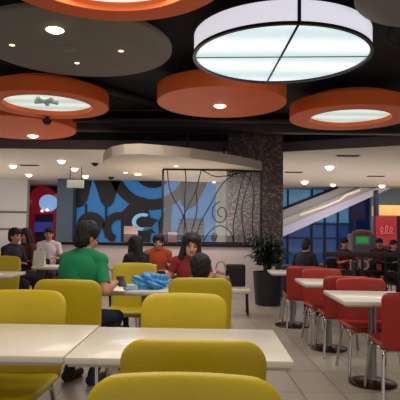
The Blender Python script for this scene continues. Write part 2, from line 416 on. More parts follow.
# curved canopy: outline traced at its own height
Zc = 2.5
near = [(103, 163), (105, 160), (112, 156.5), (124, 154.5), (140, 154), (163, 155.5), (190, 158), (215, 161.5), (240, 165.5), (262, 170)]
npts = [atz(x, y, Zc) for x, y in near]
fpts = [atz(x, y, Zc) for x, y in [(226, 181.5), (205, 182), (175, 181), (145, 178), (120, 171), (107, 166.5)]]
plan = [(p.x, p.y) for p in npts]
plan += [(plan[-1][0], 10.32), (cl.x-.06, 10.32)]
plan += [(min(p.x, cl.x-.06), p.y) for p in fpts]
can = empty('curved_canopy', (0, 0, Zc), 'cream curved canopy in front of the mosaic column', 'canopy')
can.location = (plan[4][0], plan[4][1]+1, Zc)
bm = prism_xy(nb(), [(x-can.location.x, y-can.location.y) for x, y in plan], 0, .17); finish('canopy_body', bm, CAN, can, False)
for x, y in ((-1.2, 10.0), (.3, 10.1), (-.4, 9.6)):
    bm = nb(); tube(bm, [(x-can.location.x, y-can.location.y, .17), (x-can.location.x, y-can.location.y, .95)], .02); finish('hanger', bm, BLK, can)
for px, py, r in ((125.5, 172.5, .045), (176, 166, .04)):
    p = atz(px, py, Zc)-can.location; finish('canopy_lamp', lathe(nb(), [(0, -.012), (r, -.012), (r, .01), (0, .01)], p.x, p.y, 20), LAMPS, can)
p = atz(138, 174, Zc); q = p-can.location
finish('canopy_lamp', lathe(nb(), [(0, -.02), (.07, -.02), (.07, .01), (0, .01)], q.x, q.y, 20), LAMPS, can)
pt = bpy.data.lights.new('canopy_glow', 'POINT'); pt.energy = 1.6; pt.color = (1, .8, .55); pt.shadow_soft_size = .04
po = bpy.data.objects.new('canopy_glow', pt); C.objects.link(po); po.location = (p.x, p.y+.05, Zc-.14)
area('canopy_under_fill', (-.6, 10.2, 1.2), 2.2, 26, (1, .88, .76), 1.2, (PI, 0, 0))  # upward fill added below the canopy to lighten its underside

# low wall and its dark cap
YW = 10.0
lw0 = at(60, 250, YW).x; lw1 = cl.x+.9
struct('wall_low', box(nb(), lw0, lw1, YW, YW+.14, 0, .98), LOW)
struct('trim_4', box(nb(), lw0-.02, lw1, YW-.03, YW+.17, .98, 1.04, .008), BLK)

# decorative metal screen standing on the low wall
scx = at(212, 231, YW+.09).x
scr = empty('metal_screen', (scx, YW+.09, 1.04), 'black metal framed glass screen with curling rods on the low wall', 'screen')
def sp(cx, cy):
    v = lp(150+cx/2.857, 140+cy/2.857, YW+.09, scr); v.z = max(.01, min(v.z, Zc-1.04-.03)); return v
top = Zc-1.04-.005
a = sp(38, 65); b = sp(318, 90)
bm = nb(); box(bm, a.x-.02, a.x+.02, -.02, .02, 0, a.z); box(bm, b.x-.02, b.x+.02, -.02, .02, 0, b.z)
tube(bm, [(a.x, 0, a.z), sp(150, 68), sp(230, 76), (b.x, 0, b.z)], .02, 8)
box(bm, a.x, b.x, -.015, .015, 0, .03); finish('frame', bm, BLK, scr, True, 40)
gz = nb(); prism_xz(gz, [(a.x, .02), (b.x, .02), (b.x, b.z), (sp(230, 76).x, sp(230, 76).z), (a.x, a.z)], -.004, .004)
finish('glass_pane', gz, GLASS, scr, False)
curls = [[(50, 70), (52, 120), (62, 160), (92, 205), (104, 250), (108, 298)],
         [(100, 70), (104, 110), (98, 160), (100, 210), (96, 298)],
         [(147, 70), (140, 110), (132, 145), (100, 205), (84, 250), (60, 298)],
         [(145, 70), (160, 92), (185, 106), (220, 103), (260, 92), (300, 86)],
         [(262, 92), (222, 108), (195, 140), (176, 180), (140, 240), (130, 298)],
         [(200, 176), (182, 186), (176, 208), (186, 232), (204, 238), (218, 222), (216, 198), (204, 190), (192, 202), (196, 218), (206, 218)],
         [(272, 90), (256, 140), (248, 190), (236, 240), (240, 298)],
         [(290, 88), (280, 130), (262, 180), (262, 240), (274, 298)],
         [(262, 92), (284, 108), (300, 150), (290, 220), (296, 298)],
         [(150, 298), (170, 260), (200, 240), (232, 262), (240, 298)],
         [(110, 298), (122, 250), (136, 200), (132, 145)]]
for c in curls:
    bm = nb(); tube(bm, [sp(*p) for p in c], .011, 6, smooth_path=3); finish('curl', bm, BLK, scr)

# ceiling services
def pipe(name, a, b, r, label):
    bm = nb(); tube(bm, [a, b], r, 14); o = finish(name, bm, DUCT, None, True, 40); tag(o, label, 'duct'); return o
pipe('ceiling_duct', (-5, 9.6, 3.27), (6, 9.6, 3.27), .17, 'long round dark duct crossing the ceiling above the mosaic column')
pipe('ceiling_pipe', (-6, 8.9, 3.16), (5, 8.6, 3.16), .05, 'thin dark pipe crossing the ceiling below the long round duct')
pipe('ceiling_pipe', (-3.1, 5.6, 3.38), (.9, 10.9, 3.38), .06, 'slanting dark pipe between grey disc and orange disc')
def truss(name, a, b, label):
    a = Vector(a); b = Vector(b); bm = nb(); d = (b-a); n = 9
    u = Vector((0, 0, .11))
    tube(bm, [a+u, b+u], .014, 6); tube(bm, [a-u, b-u], .014, 6)
    for i in range(n):
        p = a+d*(i/n); q = a+d*((i+.5)/n); s = a+d*((i+1)/n)
        tube(bm, [p-u, q+u], .008, 5); tube(bm, [q+u, s-u], .008, 5)
    o = finish(name, bm, DUCT); tag(o, label, 'ceiling truss'); return o
truss('ceiling_truss', (1.75, 5.1, 3.32), (3.6, 7.3, 3.32), 'dark lattice truss in the ceiling right of the white drum lamp')
truss('ceiling_truss', (-3.0, 8.3, 3.33), (.9, 8.3, 3.33), 'dark lattice truss in the ceiling between the grey disc and low wall')

# ------------------------------------------------------------------ pendant discs
def rods(o, r, h, H, n=3):
    for k in range(n):
        a = 2*PI*k/n+.5; bm = nb(); tube(bm, [(r*math.cos(a), r*math.sin(a), h), (r*math.cos(a), r*math.sin(a), H)], .008, 6); finish('rod', bm, BLK, o)
def disc(name, x, y, z, r, h, m, label, tier=None, hole=None, recess=None):
    o = empty(name, (x, y, z), label, 'ceiling disc')
    if hole:
        prof = [(hole, .0), (r-.008, .0), (r, .008), (r, h-.008), (r-.008, h), (hole, h)]
        finish('ring', lathe(nb(), prof, n=96, close=True), m, o, True, 35)
        finish('diffuser', lathe(nb(), [(0, .07), (hole, .07), (hole, .10), (0, .10)], n=64), recess, o, True, 35)
    else:
        finish('body', lathe(nb(), [(0, 0), (r-.008, 0), (r, .008), (r, h-.008), (r-.008, h), (0, h)], n=96), m, o, True, 35)
    if tier: finish('upper_tier', lathe(nb(), [(0, h), (tier[0], h), (tier[0], h+tier[1]), (0, h+tier[1])], n=72), m, o, True, 35)
    rods(o, (tier[0] if tier else r)*.6, h+(tier[1] if tier else 0), 3.45-z)
    return o
def dlamp(o, px, py, r, m, name='downlight', power=0):
    p = atz(px, py, o.location.z)-o.location
    finish(name, lathe(nb(), [(0, -r*.42), (r*.5, -r*.36), (r*.85, -r*.2), (r, -.004), (r*1.1, -.004), (r*1.1, .004), (0, .004)], p.x, p.y, 24), m, o)
    if power: spot('downlight_beam', (o.location.x+p.x, o.location.y+p.y, o.location.z-r-.03), power)
TEAL = band_glow('recess_diffuser', (176, 206, 198), (222, 236, 232), .8, .8)
WARM = band_glow('warm_recess_diffuser', (176, 200, 192), (238, 236, 222), .9, .7)
x1 = at(100, 100, 3.32).x
disc('pendant_ring', x1, 3.32, 3.0, .877, .22, ORG, 'orange ring lamp with lit centre cut by the top edge of the photo', hole=.67, recess=WARM)
p = at(75, 60, 5.27)
d2 = disc('pendant_disc', p.x, 5.27, 3.15, 1.0, .05, GRY, 'large flat grey ceiling disc with one bright downlight')
dlamp(d2, 55, 30, .075, LAMP, power=30)
for q in ((12, 45), (77, 63), (121, 51)): dlamp(d2, *q, .025, LAMPS, 'small_lamp')
dlamp(d2, 67, 48, .085, mat('vent_grey', (132, 128, 118), .6), 'vent')
p = at(48, 107, 7.18)
d3 = disc('pendant_ring', p.x, 7.18, 3.0, .84, .20, ORG, 'orange ring lamp with pale green lit recess under the grey disc', tier=(.6, .09), hole=.61, recess=TEAL)
bm = nb()
for k in range(5):
    a = k*2*PI/5; tube(bm, [(.04*math.cos(a), .04*math.sin(a)-.1, .04), (.16*math.cos(a+.5), .16*math.sin(a+.5)-.1, .045)], [.02, .035], 8)
ball(bm, (0, -.1, .04), .04); finish('fan', bm, mat('fan_plastic', (205, 222, 216), .5), d3)
p = at(12, 133, 8.86)
d4 = disc('pendant_disc', p.x, 8.86, 3.0, 1.08, .2, ORG, 'solid orange ceiling disc at left edge below the ring lamp')
dlamp(d4, 33, 136, .09, LAMP, power=25)
p = at(221.5, 100, 6.95)
d5 = disc('pendant_disc', p.x, 6.95, 3.0, .87, .22, ORG, 'solid orange ceiling disc with one downlight left of white drum', tier=(.6, .06))
dlamp(d5, 220, 106, .075, LAMP, power=40)
p = at(350, 117, 7.79)
d7 = disc('pendant_ring', p.x, 7.79, 3.0, .9, .21, ORG, 'orange ring lamp with pale lit recess right of white drum', tier=(.66, .09), hole=.6, recess=TEAL)
disc('pendant_disc', 1.86, 3.95, 3.15, .72, .05, GRY, 'dark grey ceiling disc at the top right corner')
pd = at(90, 130, 7.6)
dm = finish('ceiling_camera', lathe(nb(), [(0, -.13), (.05, -.11), (.07, -.07), (.07, -.04), (.03, -.03), (.03, 0), (0, 0)], n=20), BLK, None, True, 35)
p = at(47, 120, 7.9); dm.location = (p.x, 7.9, 3.0); tag(dm, 'small black dome camera hanging under the orange ring lamp at left', 'camera')

# white drum lamp
p = at(281, 52, 5.06)
dr = empty('pendant_drum', (p.x, 5.06, 3.0), 'big white glowing drum lamp with thin dark frame', 'ceiling lamp')
rd = .86; hd = .20
DRB = band_glow('drum_diffuser', (186, 212, 218), (238, 248, 250), 1.0, .55)
DRS = mat('drum_side_fabric', (235, 235, 240), .6, em=(226, 226, 238), es=.75)
finish('diffuser', lathe(nb(), [(0, .012), (rd-.01, .012), (rd-.01, .02), (0, .02)], n=96), DRB, dr, True, 35)
finish('shade', lathe(nb(), [(rd-.012, .0), (rd, .0), (rd, hd), (rd-.012, hd)], n=96, close=True), DRS, dr, True, 35)
finish('rim', lathe(nb(), [(rd-.02, -.012), (rd+.012, -.012), (rd+.012, .014), (rd-.02, .014)], n=96, close=True), BLK, dr, True, 35)
finish('top_rim', lathe(nb(), [(0, hd), (rd+.008, hd), (rd+.008, hd+.012), (0, hd+.012)], n=96), BLK, dr, True, 35)
def on_disc(px, py): q = atz(px, py, 3.0)-dr.location; return Vector((q.x, q.y, -.004))
a = on_disc(297, 27); b = on_disc(268, 80)
a = a.normalized()*rd; b = b.normalized()*rd; a.z = b.z = -.004
bm = nb(); tube(bm, [a, b], .011, 8); finish('cross_bar', bm, BLK, dr)
bm = nb(); tube(bm, [(-rd, .02, -.0), (rd, -.06, -.0)], .006, 8); finish('cross_bar', bm, mat('bar_grey', (120, 125, 128), .5), dr)
bm = nb(); box(bm, a.x*1.005-.014, a.x*1.005+.014, a.y*1.01-.01, a.y*1.01+.01, -.01, hd+.01); finish('upright', bm, BLK, dr, False)
rods(dr, .6, hd, .45, 4)
area('drum_lamp_light', (p.x, 5.06, 2.96), 1.5, 26, (.88, .95, 1))
area('ring_lamp_light', (x1, 3.32, 3.04), 1.1, 14, (1, .92, .8))

# soffit downlights and small ceiling items
ZS = 3.0
where = ['left edge', 'second from left', 'nearest of the left group', 'middle of the left group', 'farthest right of the left group', 'small one beyond the metal screen', 'smallest beyond the metal screen next to pillar', 'nearest of the right group', 'next to the mosaic column', 'above the escalator', 'at the right edge of the photo']
for (px, py, r), wtxt in zip(((13, 165, .10), (29, 174, .10), (61.5, 160, .10), (74.5, 168, .10), (85.6, 175.5, .10), (208.7, 183, .06), (214, 181.5, .05), (329.5, 166, .115), (304.6, 181, .12), (333, 184, .10), (382, 185, .11)), where):
    q = atz(px, py, ZS)
    o = empty('ceiling_downlight', (q.x, q.y, ZS), 'round recessed downlight in the cream hall ceiling, '+wtxt, 'downlight', 'downlights in the cream hall ceiling')
    finish('trim_ring', lathe(nb(), [(r, -.02), (r+.03, -.012), (r+.03, 0), (r, 0)], n=28, close=True), mat('downlight_trim', (220, 210, 195), .5), o, True, 35)
    finish('lens', lathe(nb(), [(0, -r*.95), (r*.35, -r*.9), (r*.68, -r*.7), (r*.92, -r*.38), (r, -.006), (0, -.004)], n=28), LAMP, o, True, 35)
def soff(name, px, py, w, d, h, m, label, cat):
    q = atz(px, py, ZS); o = finish(name, box(nb(), -w/2, w/2, -d/2, d/2, -h, 0), m, None, False); o.location = (q.x, q.y, ZS); return tag(o, label, cat)
VG = mat('vent_slot_grey', (120, 104, 96), .7)
for (px, py), lb in zip(((29, 165), (348, 155.5), (293.5, 172), (376, 176)), ('between the left downlights', 'nearest at right', 'near the mosaic column', 'above the red sign')):
    q = atz(px, py, ZS); o = empty('ceiling_vent', (q.x, q.y, ZS), 'thin grey air vent slot in the cream hall ceiling '+lb, 'vent', 'air vents in the hall ceiling')
    finish('frame', box(nb(), -.26, .26, -.09, .09, -.012, 0), VG, o, False)
    bm = nb(); [box(bm, -.23, .23, -.06+k*.04, -.045+k*.04, -.02, -.012) for k in range(4)]; finish('slats', bm, BLK, o, False)
for (px, py), lb in zip(((95, 163), (111, 177)), ('nearer', 'farther')):
    q = atz(px, py, ZS); o = finish('ceiling_detector', lathe(nb(), [(0, -.09), (.05, -.08), (.09, -.03), (.1, 0), (0, 0)], n=20), BLK, None, True, 40); o.location = q
    tag(o, lb+' of the two black dome detectors left of the canopy', 'detector')
q0 = at(67.5, 180, 14.2); q1 = at(83.5, 188, 14.2)
hs = empty('hanging_sign', ((q0.x+q1.x)/2, 14.2, q1.z), 'small pale hanging sign box between the pilaster and the mural', 'sign')
w = (q1.x-q0.x)/2; finish('sign_panel', box(nb(), -w, w, -.06, .06, 0, q0.z-q1.z, .01), mat('pale_sign', (176, 180, 170), .5), hs)
for s in (-1, 1): bm = nb(); tube(bm, [(s*w*.7, 0, q0.z-q1.z), (s*w*.7, 0, 3.0-q1.z)], .012, 6); finish('rod', bm, BLK, hs)

# ------------------------------------------------------------------ furniture
def make_chair(name, label, group, w=.50, ztop=.913, m=YEL, ms=YELS, seat=.45, rt=.085, gap=False):
    """front is local -Y, back at +Y"""
    o = empty(name, (0, 0, 0), label, 'chair', group)
    zb = seat-.055
    M = Matrix.Translation((0, .215, zb)) @ Matrix.Rotation(R(-7), 4, 'X')
    h = (ztop-zb)/math.cos(R(7))-.012
    finish('backrest', panel(nb(), w, h, .045, rt, .05, M, camber=.012, curve=-.03, taper=.02 if w > .48 else .05), m, o)
    M2 = Matrix.Translation((0, .2, seat-.03)) @ Matrix.Rotation(R(90), 4, 'X')
    finish('seat', panel(nb(), w*.95, .45, .055, .10, .05, M2, curve=.012, taper=-.02), ms, o)
    fr = nb()
    tube(fr, [(-.19, -.16, seat-.065), (.19, -.16, seat-.065)], .010); tube(fr, [(-.19, .15, seat-.065), (.19, .15, seat-.065)], .010)
    for s in (-1, 1): tube(fr, [(s*.19, -.17, seat-.065), (s*.19, .16, seat-.065)], .010)
    finish('seat_frame', fr, CHROME, o)
    for s in (-1, 1):
        for y0, y1 in ((-.16, -.215), (.15, .235)):
            bm = nb(); tube(bm, [(s*.19, y0*.8, seat-.065), (s*.20, y0*1.02, seat-.075), (s*.212, y0*1.12, seat-.14), (s*.235, y1, .0)], .013, 8, smooth_path=2)
            finish('leg', bm, CHROME, o)
    return o
def place(proto, used, x, y, rz, label, group):
    o = proto if not used else copy_tree(proto)
    o.location = (x, y, 0); o.rotation_euler = (0, 0, rz); o['label'] = label; o['group'] = group; return o
def backX(px, Y): return at(px, 300, Y).x
yc = make_chair('yellow_chair', 'x', 'yellow chairs')
YG = 'yellow padded chairs around the white tables'
ychairs = [  # px centre of the back, depth of the back, facing, label
    (186, 1.35, 'cam', 'nearest yellow chair, its back filling the bottom of the photo'),
    (194, 1.81, 'far', 'yellow chair tucked under the near edge of the white table'),
    (184.5, 3.08, 'cam', 'yellow chair at the far side of the nearest right-hand white table'),
    (25, 3.12, 'cam', 'yellow chair at the left edge behind the nearest long white table'),
    (67, 3.85, 'far', 'yellow chair on which the man in green sits'),
    (134, 5.85, 'cam', 'yellow chair facing the man in green across his table'),
    (200, 4.15, 'far', 'yellow chair with the dark-haired child on it'),
    (1, 6.9, 'cam', 'far yellow chair at the left edge behind a small white table')]
for i, (px, Y, f_, lb) in enumerate(ychairs):
    x = backX(px, Y); rz = 0 if f_ == 'cam' else PI
    place(yc, i > 0, x, Y-.25 if rz == 0 else Y+.25, rz, lb, YG)
rc = make_chair('red_chair', 'x', 'red chairs', .47, .845, RED, RED, .45, .06)
RG = 'red chairs in the right-hand row'
rchairs = [(1.555, 3.95, 'far', 'nearest red chair, cut by the right edge of the photo'),
           (1.50, 5.16, 'cam', 'red chair facing the camera behind the nearest right-hand table'),
           (1.43, 5.36, 'far', 'third red chair from the front, its back turned, behind the facing one'),
           (1.40, 6.45, 'cam', 'fourth red chair from the front, behind the middle small table'),
           (1.27, 6.80, 'far', 'farthest red chair, next to the smallest table')]
for i, (x, Y, f_, lb) in enumerate(rchairs):
    rz = 0 if f_ == 'cam' else PI
    place(rc, i > 0, x, Y-.25 if rz == 0 else Y+.25, rz, lb, RG)
dc = make_chair('dark_chair', 'x', 'dark chairs', .44, .80, DBR, DBR, .44, .06)

def table(name, x0, x1, y0, y1, label, h=.74, group='white topped pedestal tables', two=False, br=.24):
    cx, cy = (x0+x1)/2, (y0+y1)/2
    o = empty(name, (cx, cy, 0), label, 'table', group)
    w, d = (x1-x0)/2, (y1-y0)/2
    finish('tabletop', box(nb(), -w, w, -d, d, h-.03, h, .004), TOP, o, True, 30)
    finish('edge_band', box(nb(), -w+.012, w-.012, -d+.012, d-.012, h-.042, h-.03), TOPE, o, False)
    finish('pedestal', lathe(nb(), [(.038, .035), (.034, .05), (.034, h-.06), (0.09, h-.045), (0, h-.042)], n=24), STEEL, o, True, 35)
    finish('base', lathe(nb(), [(0, 0), (br, 0), (br, .012), (br-.02, .02), (.06, .036), (0, .04)], n=48), BASE, o, True, 35)
    return o
table('dining_table', -.598, .368, 2.22, 2.92, 'nearest white dining table, right of the joint between the two front tables')
table('dining_table', -1.58, -.606, 2.235, 2.97, 'white dining table at bottom left, left of the joint')
table('dining_table', 1.09, 1.76, 4.16, 4.94, 'nearest small white table in the red chair row', br=.20)
table('dining_table', 1.03, 1.68, 5.53, 6.18, 'middle small white table in the red chair row', br=.20)
table('dining_table', .86, 1.5, 7.0, 7.5, 'farthest small white table in the red chair row, beside the planter')
table('dining_table', -.95, -.22, 4.62, 5.25, 'white table with the crumpled blue bag on it')
table('dining_table', -.19, .24, 4.92, 5.34, 'white table in front of the woman in red')
table('dining_table', -3.2, -2.28, 6.0, 6.55, 'small white table at the left edge in front of a yellow chair')
table('dining_table', -2.5, -1.75, 7.4, 7.9, 'white table between the seated people at far left')
table('dining_table', -.66, -.12, 6.72, 7.12, 'white table beside the person in orange')

# black framed chair with a cream seat next to the planter
o = empty('side_chair', (at(237, 300, 8.2).x, 8.2, 0), 'small black-backed chair with cream seat beside the planter', 'chair')
M = Matrix.Translation((-.02, .16, .40))
finish('backrest', panel(nb(), .32, .36, .04, .04, .03, M), BLK, o)
finish('seat', box(nb(), -.17, .2, -.2, .14, .33, .39, .015), mat('cream_vinyl', (206, 196, 178), .5), o)
for sx in (-1, 1):
    for sy in (-1, 1): bm = nb(); tube(bm, [(sx*.15, sy*.13-.03, .335), (sx*.16, sy*.15-.03, 0)], .014); finish('leg', bm, BLK, o)

# planter with an arching palm
px_ = at(267.5, 300, 9.3)
pot = empty('potted_palm', (px_.x, 9.25, 0), 'dark arching palm in a tall black planter in front of the column', 'plant')
finish('planter', lathe(nb(), [(0, 0), (.20, 0), (.22, .02), (.265, .55), (.265, .58), (.235, .58), (.23, .52), (0, .52)], n=40), mat('black_planter', (24, 25, 32), .45), pot, True, 35)
LEAF = mat('dark_leaf', (20, 34, 24), .5, noise=.3, nscale=10)
bm = nb()
for k in range(42):
    a = random.uniform(0, 2*PI); L = random.uniform(.35, .75); up = random.uniform(.45, 1.15); n = 9
    pts = []
    for i in range(n+1):
        t = i/n; r = L*.62*t; z = .55+up*(t*1.15-.62*t*t*t) ; pts.append(Vector((r*math.cos(a), r*math.sin(a), z)))
    side = Vector((-math.sin(a), math.cos(a), 0)); prev = None
    for i, p in enumerate(pts):
        t = i/n
        # leaflets both sides of the rachis
        if i > 2:
            for s in (-1, 1):
                ln = .15*(1-t*.6); tip = p+side*s*ln+Vector((math.cos(a), math.sin(a), 0))*.06+Vector((0, 0, -.05))
                q = pts[i-1]; mid = (p+tip)/2+Vector((0, 0, .012))
                v = [bm.verts.new(q), bm.verts.new(mid+(q-p)*.45), bm.verts.new(tip), bm.verts.new(mid-(q-p)*.25)]
                bm.faces.new(v)
    tube(bm, pts, [.008, .003], 5)
finish('foliage', bm, LEAF, pot, False)
bm = nb(); [tube(bm, [(random.uniform(-.06, .06), random.uniform(-.06, .06), .5), (random.uniform(-.1, .1), random.uniform(-.1, .1), .8)], [.022, .012], 8) for _ in range(6)]
finish('stem', bm, mat('stem_brown', (52, 42, 30), .7), pot)

# small things on the low wall
def card(px0, px1, py0, m, label):
    a = at(px0, py0, YW+.015); b = at(px1, py0, YW+.015)
    bm = nb(); box(bm, -(b.x-a.x)/2, (b.x-a.x)/2, -.012, .012, 0, a.z-1.04, .004, None)
    o = empty('menu_stand', ((a.x+b.x)/2, YW+.015, 1.04), label, 'menu stand')
    finish('card', bm, m, o); finish('foot', box(nb(), -.07, .07, -.05, .05, 0, .012), BLK, o, False); return o
PK = mat('pale_pink_card', (128, 106, 106), .6, noise=.12, nscale=14)
card(124, 138, 226, PK, 'pale pink menu card on the low wall right of the man in green')
card(168, 177, 232, PK, 'smaller pale pink card on the low wall by the metal screen')

# crumpled blue plastic bag on the man's table
bm = nb(); bmesh.ops.create_icosphere(bm, subdivisions=5, radius=1)
for v in bm.verts:
    n = v.co.copy(); k = 1+.13*math.sin(7*n.x+3*n.z)+.11*math.sin(9*n.y-5*n.x)+.10*math.sin(13*n.z+8*n.x)+.06*math.sin(23*n.x+17*n.y)
    v.co = Vector((n.x*.155*k, n.y*.11*k, max(-.055, n.z*.085*k)))
bp = at(150, 282, 4.86)
bag = finish('plastic_bag', bm, mat('blue_plastic', (70, 150, 215), .35, noise=.25, nscale=22)); bag.location = (bp.x, 4.86, .795)
tag(bag, 'crumpled bright blue plastic bag on the white table', 'bag')
bm = nb(); box(bm, -.06, .06, -.035, .035, 0, .045, .008)
q = at(131, 288, 4.75); pk = empty('tissue_packet', (q.x, 4.72, .74), 'small pale blue packet left of the blue bag', 'packet'); pk.rotation_euler.z = .5
finish('wrapper', bm, mat('pale_blue_film', (150, 190, 205), .4, noise=.2, nscale=30), pk)
finish('flap', box(nb(), -.04, .04, -.012, .012, .045, .05), mat('white_film', (225, 230, 232), .4), pk, False)

# ------------------------------------------------------------------ people
def remeshed(bm, vox, it=4):
    me = bpy.data.meshes.new('tmp'); bm.to_mesh(me); bm.free(); o = bpy.data.objects.new('tmp', me); C.objects.link(o)
    r = o.modifiers.new('r', 'REMESH'); r.mode = 'VOXEL'; r.voxel_size = vox
    s = o.modifiers.new('s', 'SMOOTH'); s.factor = .5; s.iterations = it
    dg = bpy.context.evaluated_depsgraph_get(); dg.update()
    m2 = bpy.data.meshes.new_from_object(o.evaluated_get(dg)); bpy.data.objects.remove(o); bpy.data.meshes.remove(me)
    return m2
def segd(p, a, b):
    ab = b-a; t = max(0, min(1, (p-a).dot(ab)/ab.length_squared)); return (p-(a+ab*t)).length, t
def ik(S, H, a, b, hint):
    d = H-S; L = min(d.length, (a+b)*.985); d.normalize(); H = S+d*L
    k = (a*a-b*b+L*L)/(2*L); h = math.sqrt(max(0, a*a-k*k)); n = (hint-d*hint.dot(d)).normalized()
    return S+d*k+n*h, H
def person(label, x, y, rz, s=1.0, shirt=None, pants=JEAN, hair=HAIR, skin=SKIN, hl=None, hr=None, lean=.0, headrot=(0, 0, 0), long_hair=False,
           sleeve=.75, vox=.014, fringe=True, group=None, z0=0, fat=1.0, seat=.45, hs=1.0, nl=.145, wide=1.0, ank=-.38):
    """seated figure, front local -Y; hl/hr = hand targets; lean forward in metres at the shoulders"""
    o = empty('person', (x, y, z0), label, 'person', group, rz)
    V = Vector; bones = []; bm = nb()
    hz = seat+.115
    pel = V((0, 0, hz)); wst = V((0, -.01-lean*.3, hz+.16*s)); chs = V((0, .0-lean*.7, hz+.34*s)); nk = V((0, -.0-lean, hz+.50*s))
    hc = nk+V((0, -.03-lean*.1, nl*s*(.6+.4*hs)))
    ball(bm, pel, (.165*s*fat, .125*s, .11)); ball(bm, wst, (.135*s*fat, .105*s, .14*s)); ball(bm, chs, (.165*s*fat, .11*s, .16*s))
    capsule(bm, pel, chs, .11*s, .115*s); bones.append(('torso', pel, chs))
    SHL = [V((-.165*s, -lean*.92, hz+.435*s)), V((.165*s, -lean*.92, hz+.435*s))]
    capsule(bm, SHL[0]*1, SHL[1]*1, .060*s, .060*s); [capsule(bm, SHL[k_]+V((0, 0, .0)), nk, .052*s, .05*s) for k_ in (0, 1)]; bones.append(('torso', SHL[0]*1, SHL[1]*1))
    capsule(bm, chs+V((0, 0, .05)), nk, .09*s, .05*s); capsule(bm, nk-V((0, 0, .03)), hc-V((0, -.015, .06*s)), .054*s, .050*s); bones.append(('neck', nk+V((0, 0, .03)), hc))
    bones.append(('torso', chs, nk))
    RH = Euler([R(a) for a in headrot]).to_matrix()
    S0 = s; sh = s*hs; hp = lambda a, b, c: hc+RH @ V((a*sh, b*sh, c*sh))
    ball(bm, hp(0, .012, .03), (.076*sh, .094*sh, .088*sh), RH); ball(bm, hp(0, -.018, -.035), (.058*sh, .066*sh, .075*sh), RH); ball(bm, hp(0, -.05, -.085), (.028*sh, .026*sh, .022*sh), RH)
    capsule(bm, hp(0, -.082, .005), hp(0, -.103, -.028), .010*sh, .014*sh, 8)
    for q in (-1, 1):
        ball(bm, hp(q*.076, .012, -.012), (.012*sh, .022*sh, .032*sh), RH, 10, 8)
        ball(bm, hp(q*.036, -.062, -.025), (.022*sh, .02*sh, .022*sh), RH, 10, 8)
    bones.append(('head', hp(0, .02, .06), hp(0, -.02, -.07)))
    # arms
    if hl is None: hl = (-.16, -.30, .74+.04-z0)
    if hr is None: hr = (.16, -.30, .74+.04-z0)
    for q, S, H in ((-1, SHL[0], V(hl)), (1, SHL[1], V(hr))):
        E, H = ik(S, H, .275*s, .25*s, V((q*.5, .25, -1)))
        capsule(bm, S, E, .048*s, .038*s); capsule(bm, E, H, .038*s, .026*s)
        bones.append(('uarm', S, E)); bones.append(('farm', E, H))
        d = (H-E).normalized(); sd = d.cross(V((0, 0, 1))).normalized()*-q; up = sd.cross(d)*q
        if up.z < 0: up = -up
        pc = H+d*.045*s
        M = Matrix((sd, d, up)).transposed()
        ball(bm, pc, (.036*s, .05*s, .018*s), M, 14, 10)
        for fi, (off, ln) in enumerate(((-.027, .062), (-.009, .072), (.009, .068), (.026, .052))):
            k0 = H+d*.080*s+sd*off*s; k1 = k0+(d*.8-up*.35)*ln*.5*s; k2 = k1+(d*.35-up*.85)*ln*.5*s
            capsule(bm, k0, k1, .0095*s, .009*s, 8); capsule(bm, k1, k2, .009*s, .008*s, 8)
        t0 = H+d*.025*s-sd*.028*s; t1 = t0+(-sd*.8+d*.6-up*.2)*.04*s; t2 = t1+(d*.85-up*.4-sd*.1)*.032*s
        capsule(bm, t0, t1, .012*s, .0105*s, 8); capsule(bm, t1, t2, .0105*s, .009*s, 8)
        bones.append(('hand', H+d*.02, H+d*.13))
    # legs
    for q in (-1, 1):
        hp_ = V((q*.085*s, -.02, hz-.025)); kn = V((q*.12*s, -.42*s, seat+.055)); an = V((q*.12*s, ank*s, .085)); to = V((q*.13*s, (ank-.16)*s, .035))
        if z0: an.z = max(an.z, .085)
        capsule(bm, hp_, kn, .083*s, .056*s); capsule(bm, kn, an, .054*s, .036*s); capsule(bm, an-V((0, -.03, .045)), to, .036*s, .030*s)
        bones += [('leg', hp_, kn), ('leg', kn, an), ('foot', an-V((0, 0, .055)), to)]
    me = remeshed(bm, vox); me.name = 'body'; me.materials.append(skin)
    for p in me.polygons: p.use_smooth = True
    body = bpy.data.objects.new('body', me); C.objects.link(body); body.parent = o
    # clothes grown from the body surface
    lab = []
    for v in me.vertices:
        best = (9, None, 0)
        for nme, a, b in bones:
            dd, t = segd(v.co, a, b)
            rad = {'torso': .11*s, 'head': .07, 'neck': .045, 'uarm': .04, 'farm': .03, 'hand': .02, 'leg': .06, 'foot': .03}[nme]
            if dd-rad < best[0]: best = (dd-rad, nme, t)
        lab.append(best)
    def grow(name, m, test, off, thick=.0):
        g = bmesh.new(); g.from_mesh(me); g.verts.ensure_lookup_table(); g.normal_update()
        dele = [v for v in g.verts if not test(lab[v.index], v.co)]
        nr = {v: v.normal.copy() for v in g.verts}
        for v in g.verts: v.co = v.co+nr[v]*off
        bmesh.ops.delete(g, geom=dele, context='VERTS')
        if not g.verts: g.free(); return
        return finish(name, g, m, o)
    def is_shirt(l, c):
        if l[1] == 'torso': return c.z > hz-.07 and c.z < nk.z+.03*s
        if l[1] == 'uarm': return l[2] < sleeve or sleeve >= 1
        if l[1] == 'farm': return sleeve >= 1.5 and l[2] < .92
        return False
    grow('shirt', shirt, is_shirt, .010)
    grow('trousers', pants, lambda l, c: l[1] == 'leg' or (l[1] == 'torso' and c.z < hz-.03), .007)
    grow('shoes', SHOE, lambda l, c: l[1] == 'foot' and c.z < .11, .006)
    # hair
    hb = nb()
    ball(hb, hp(0, .022, .048), (.092*sh*wide, .102*sh, .092*sh), RH)
    ball(hb, hp(0, .045, -.02), (.084*sh*wide, .072*sh, .092*sh), RH)
    ball(hb, hp(0, .05, .02), (.080*sh*wide, .076*sh, .09*sh), RH)
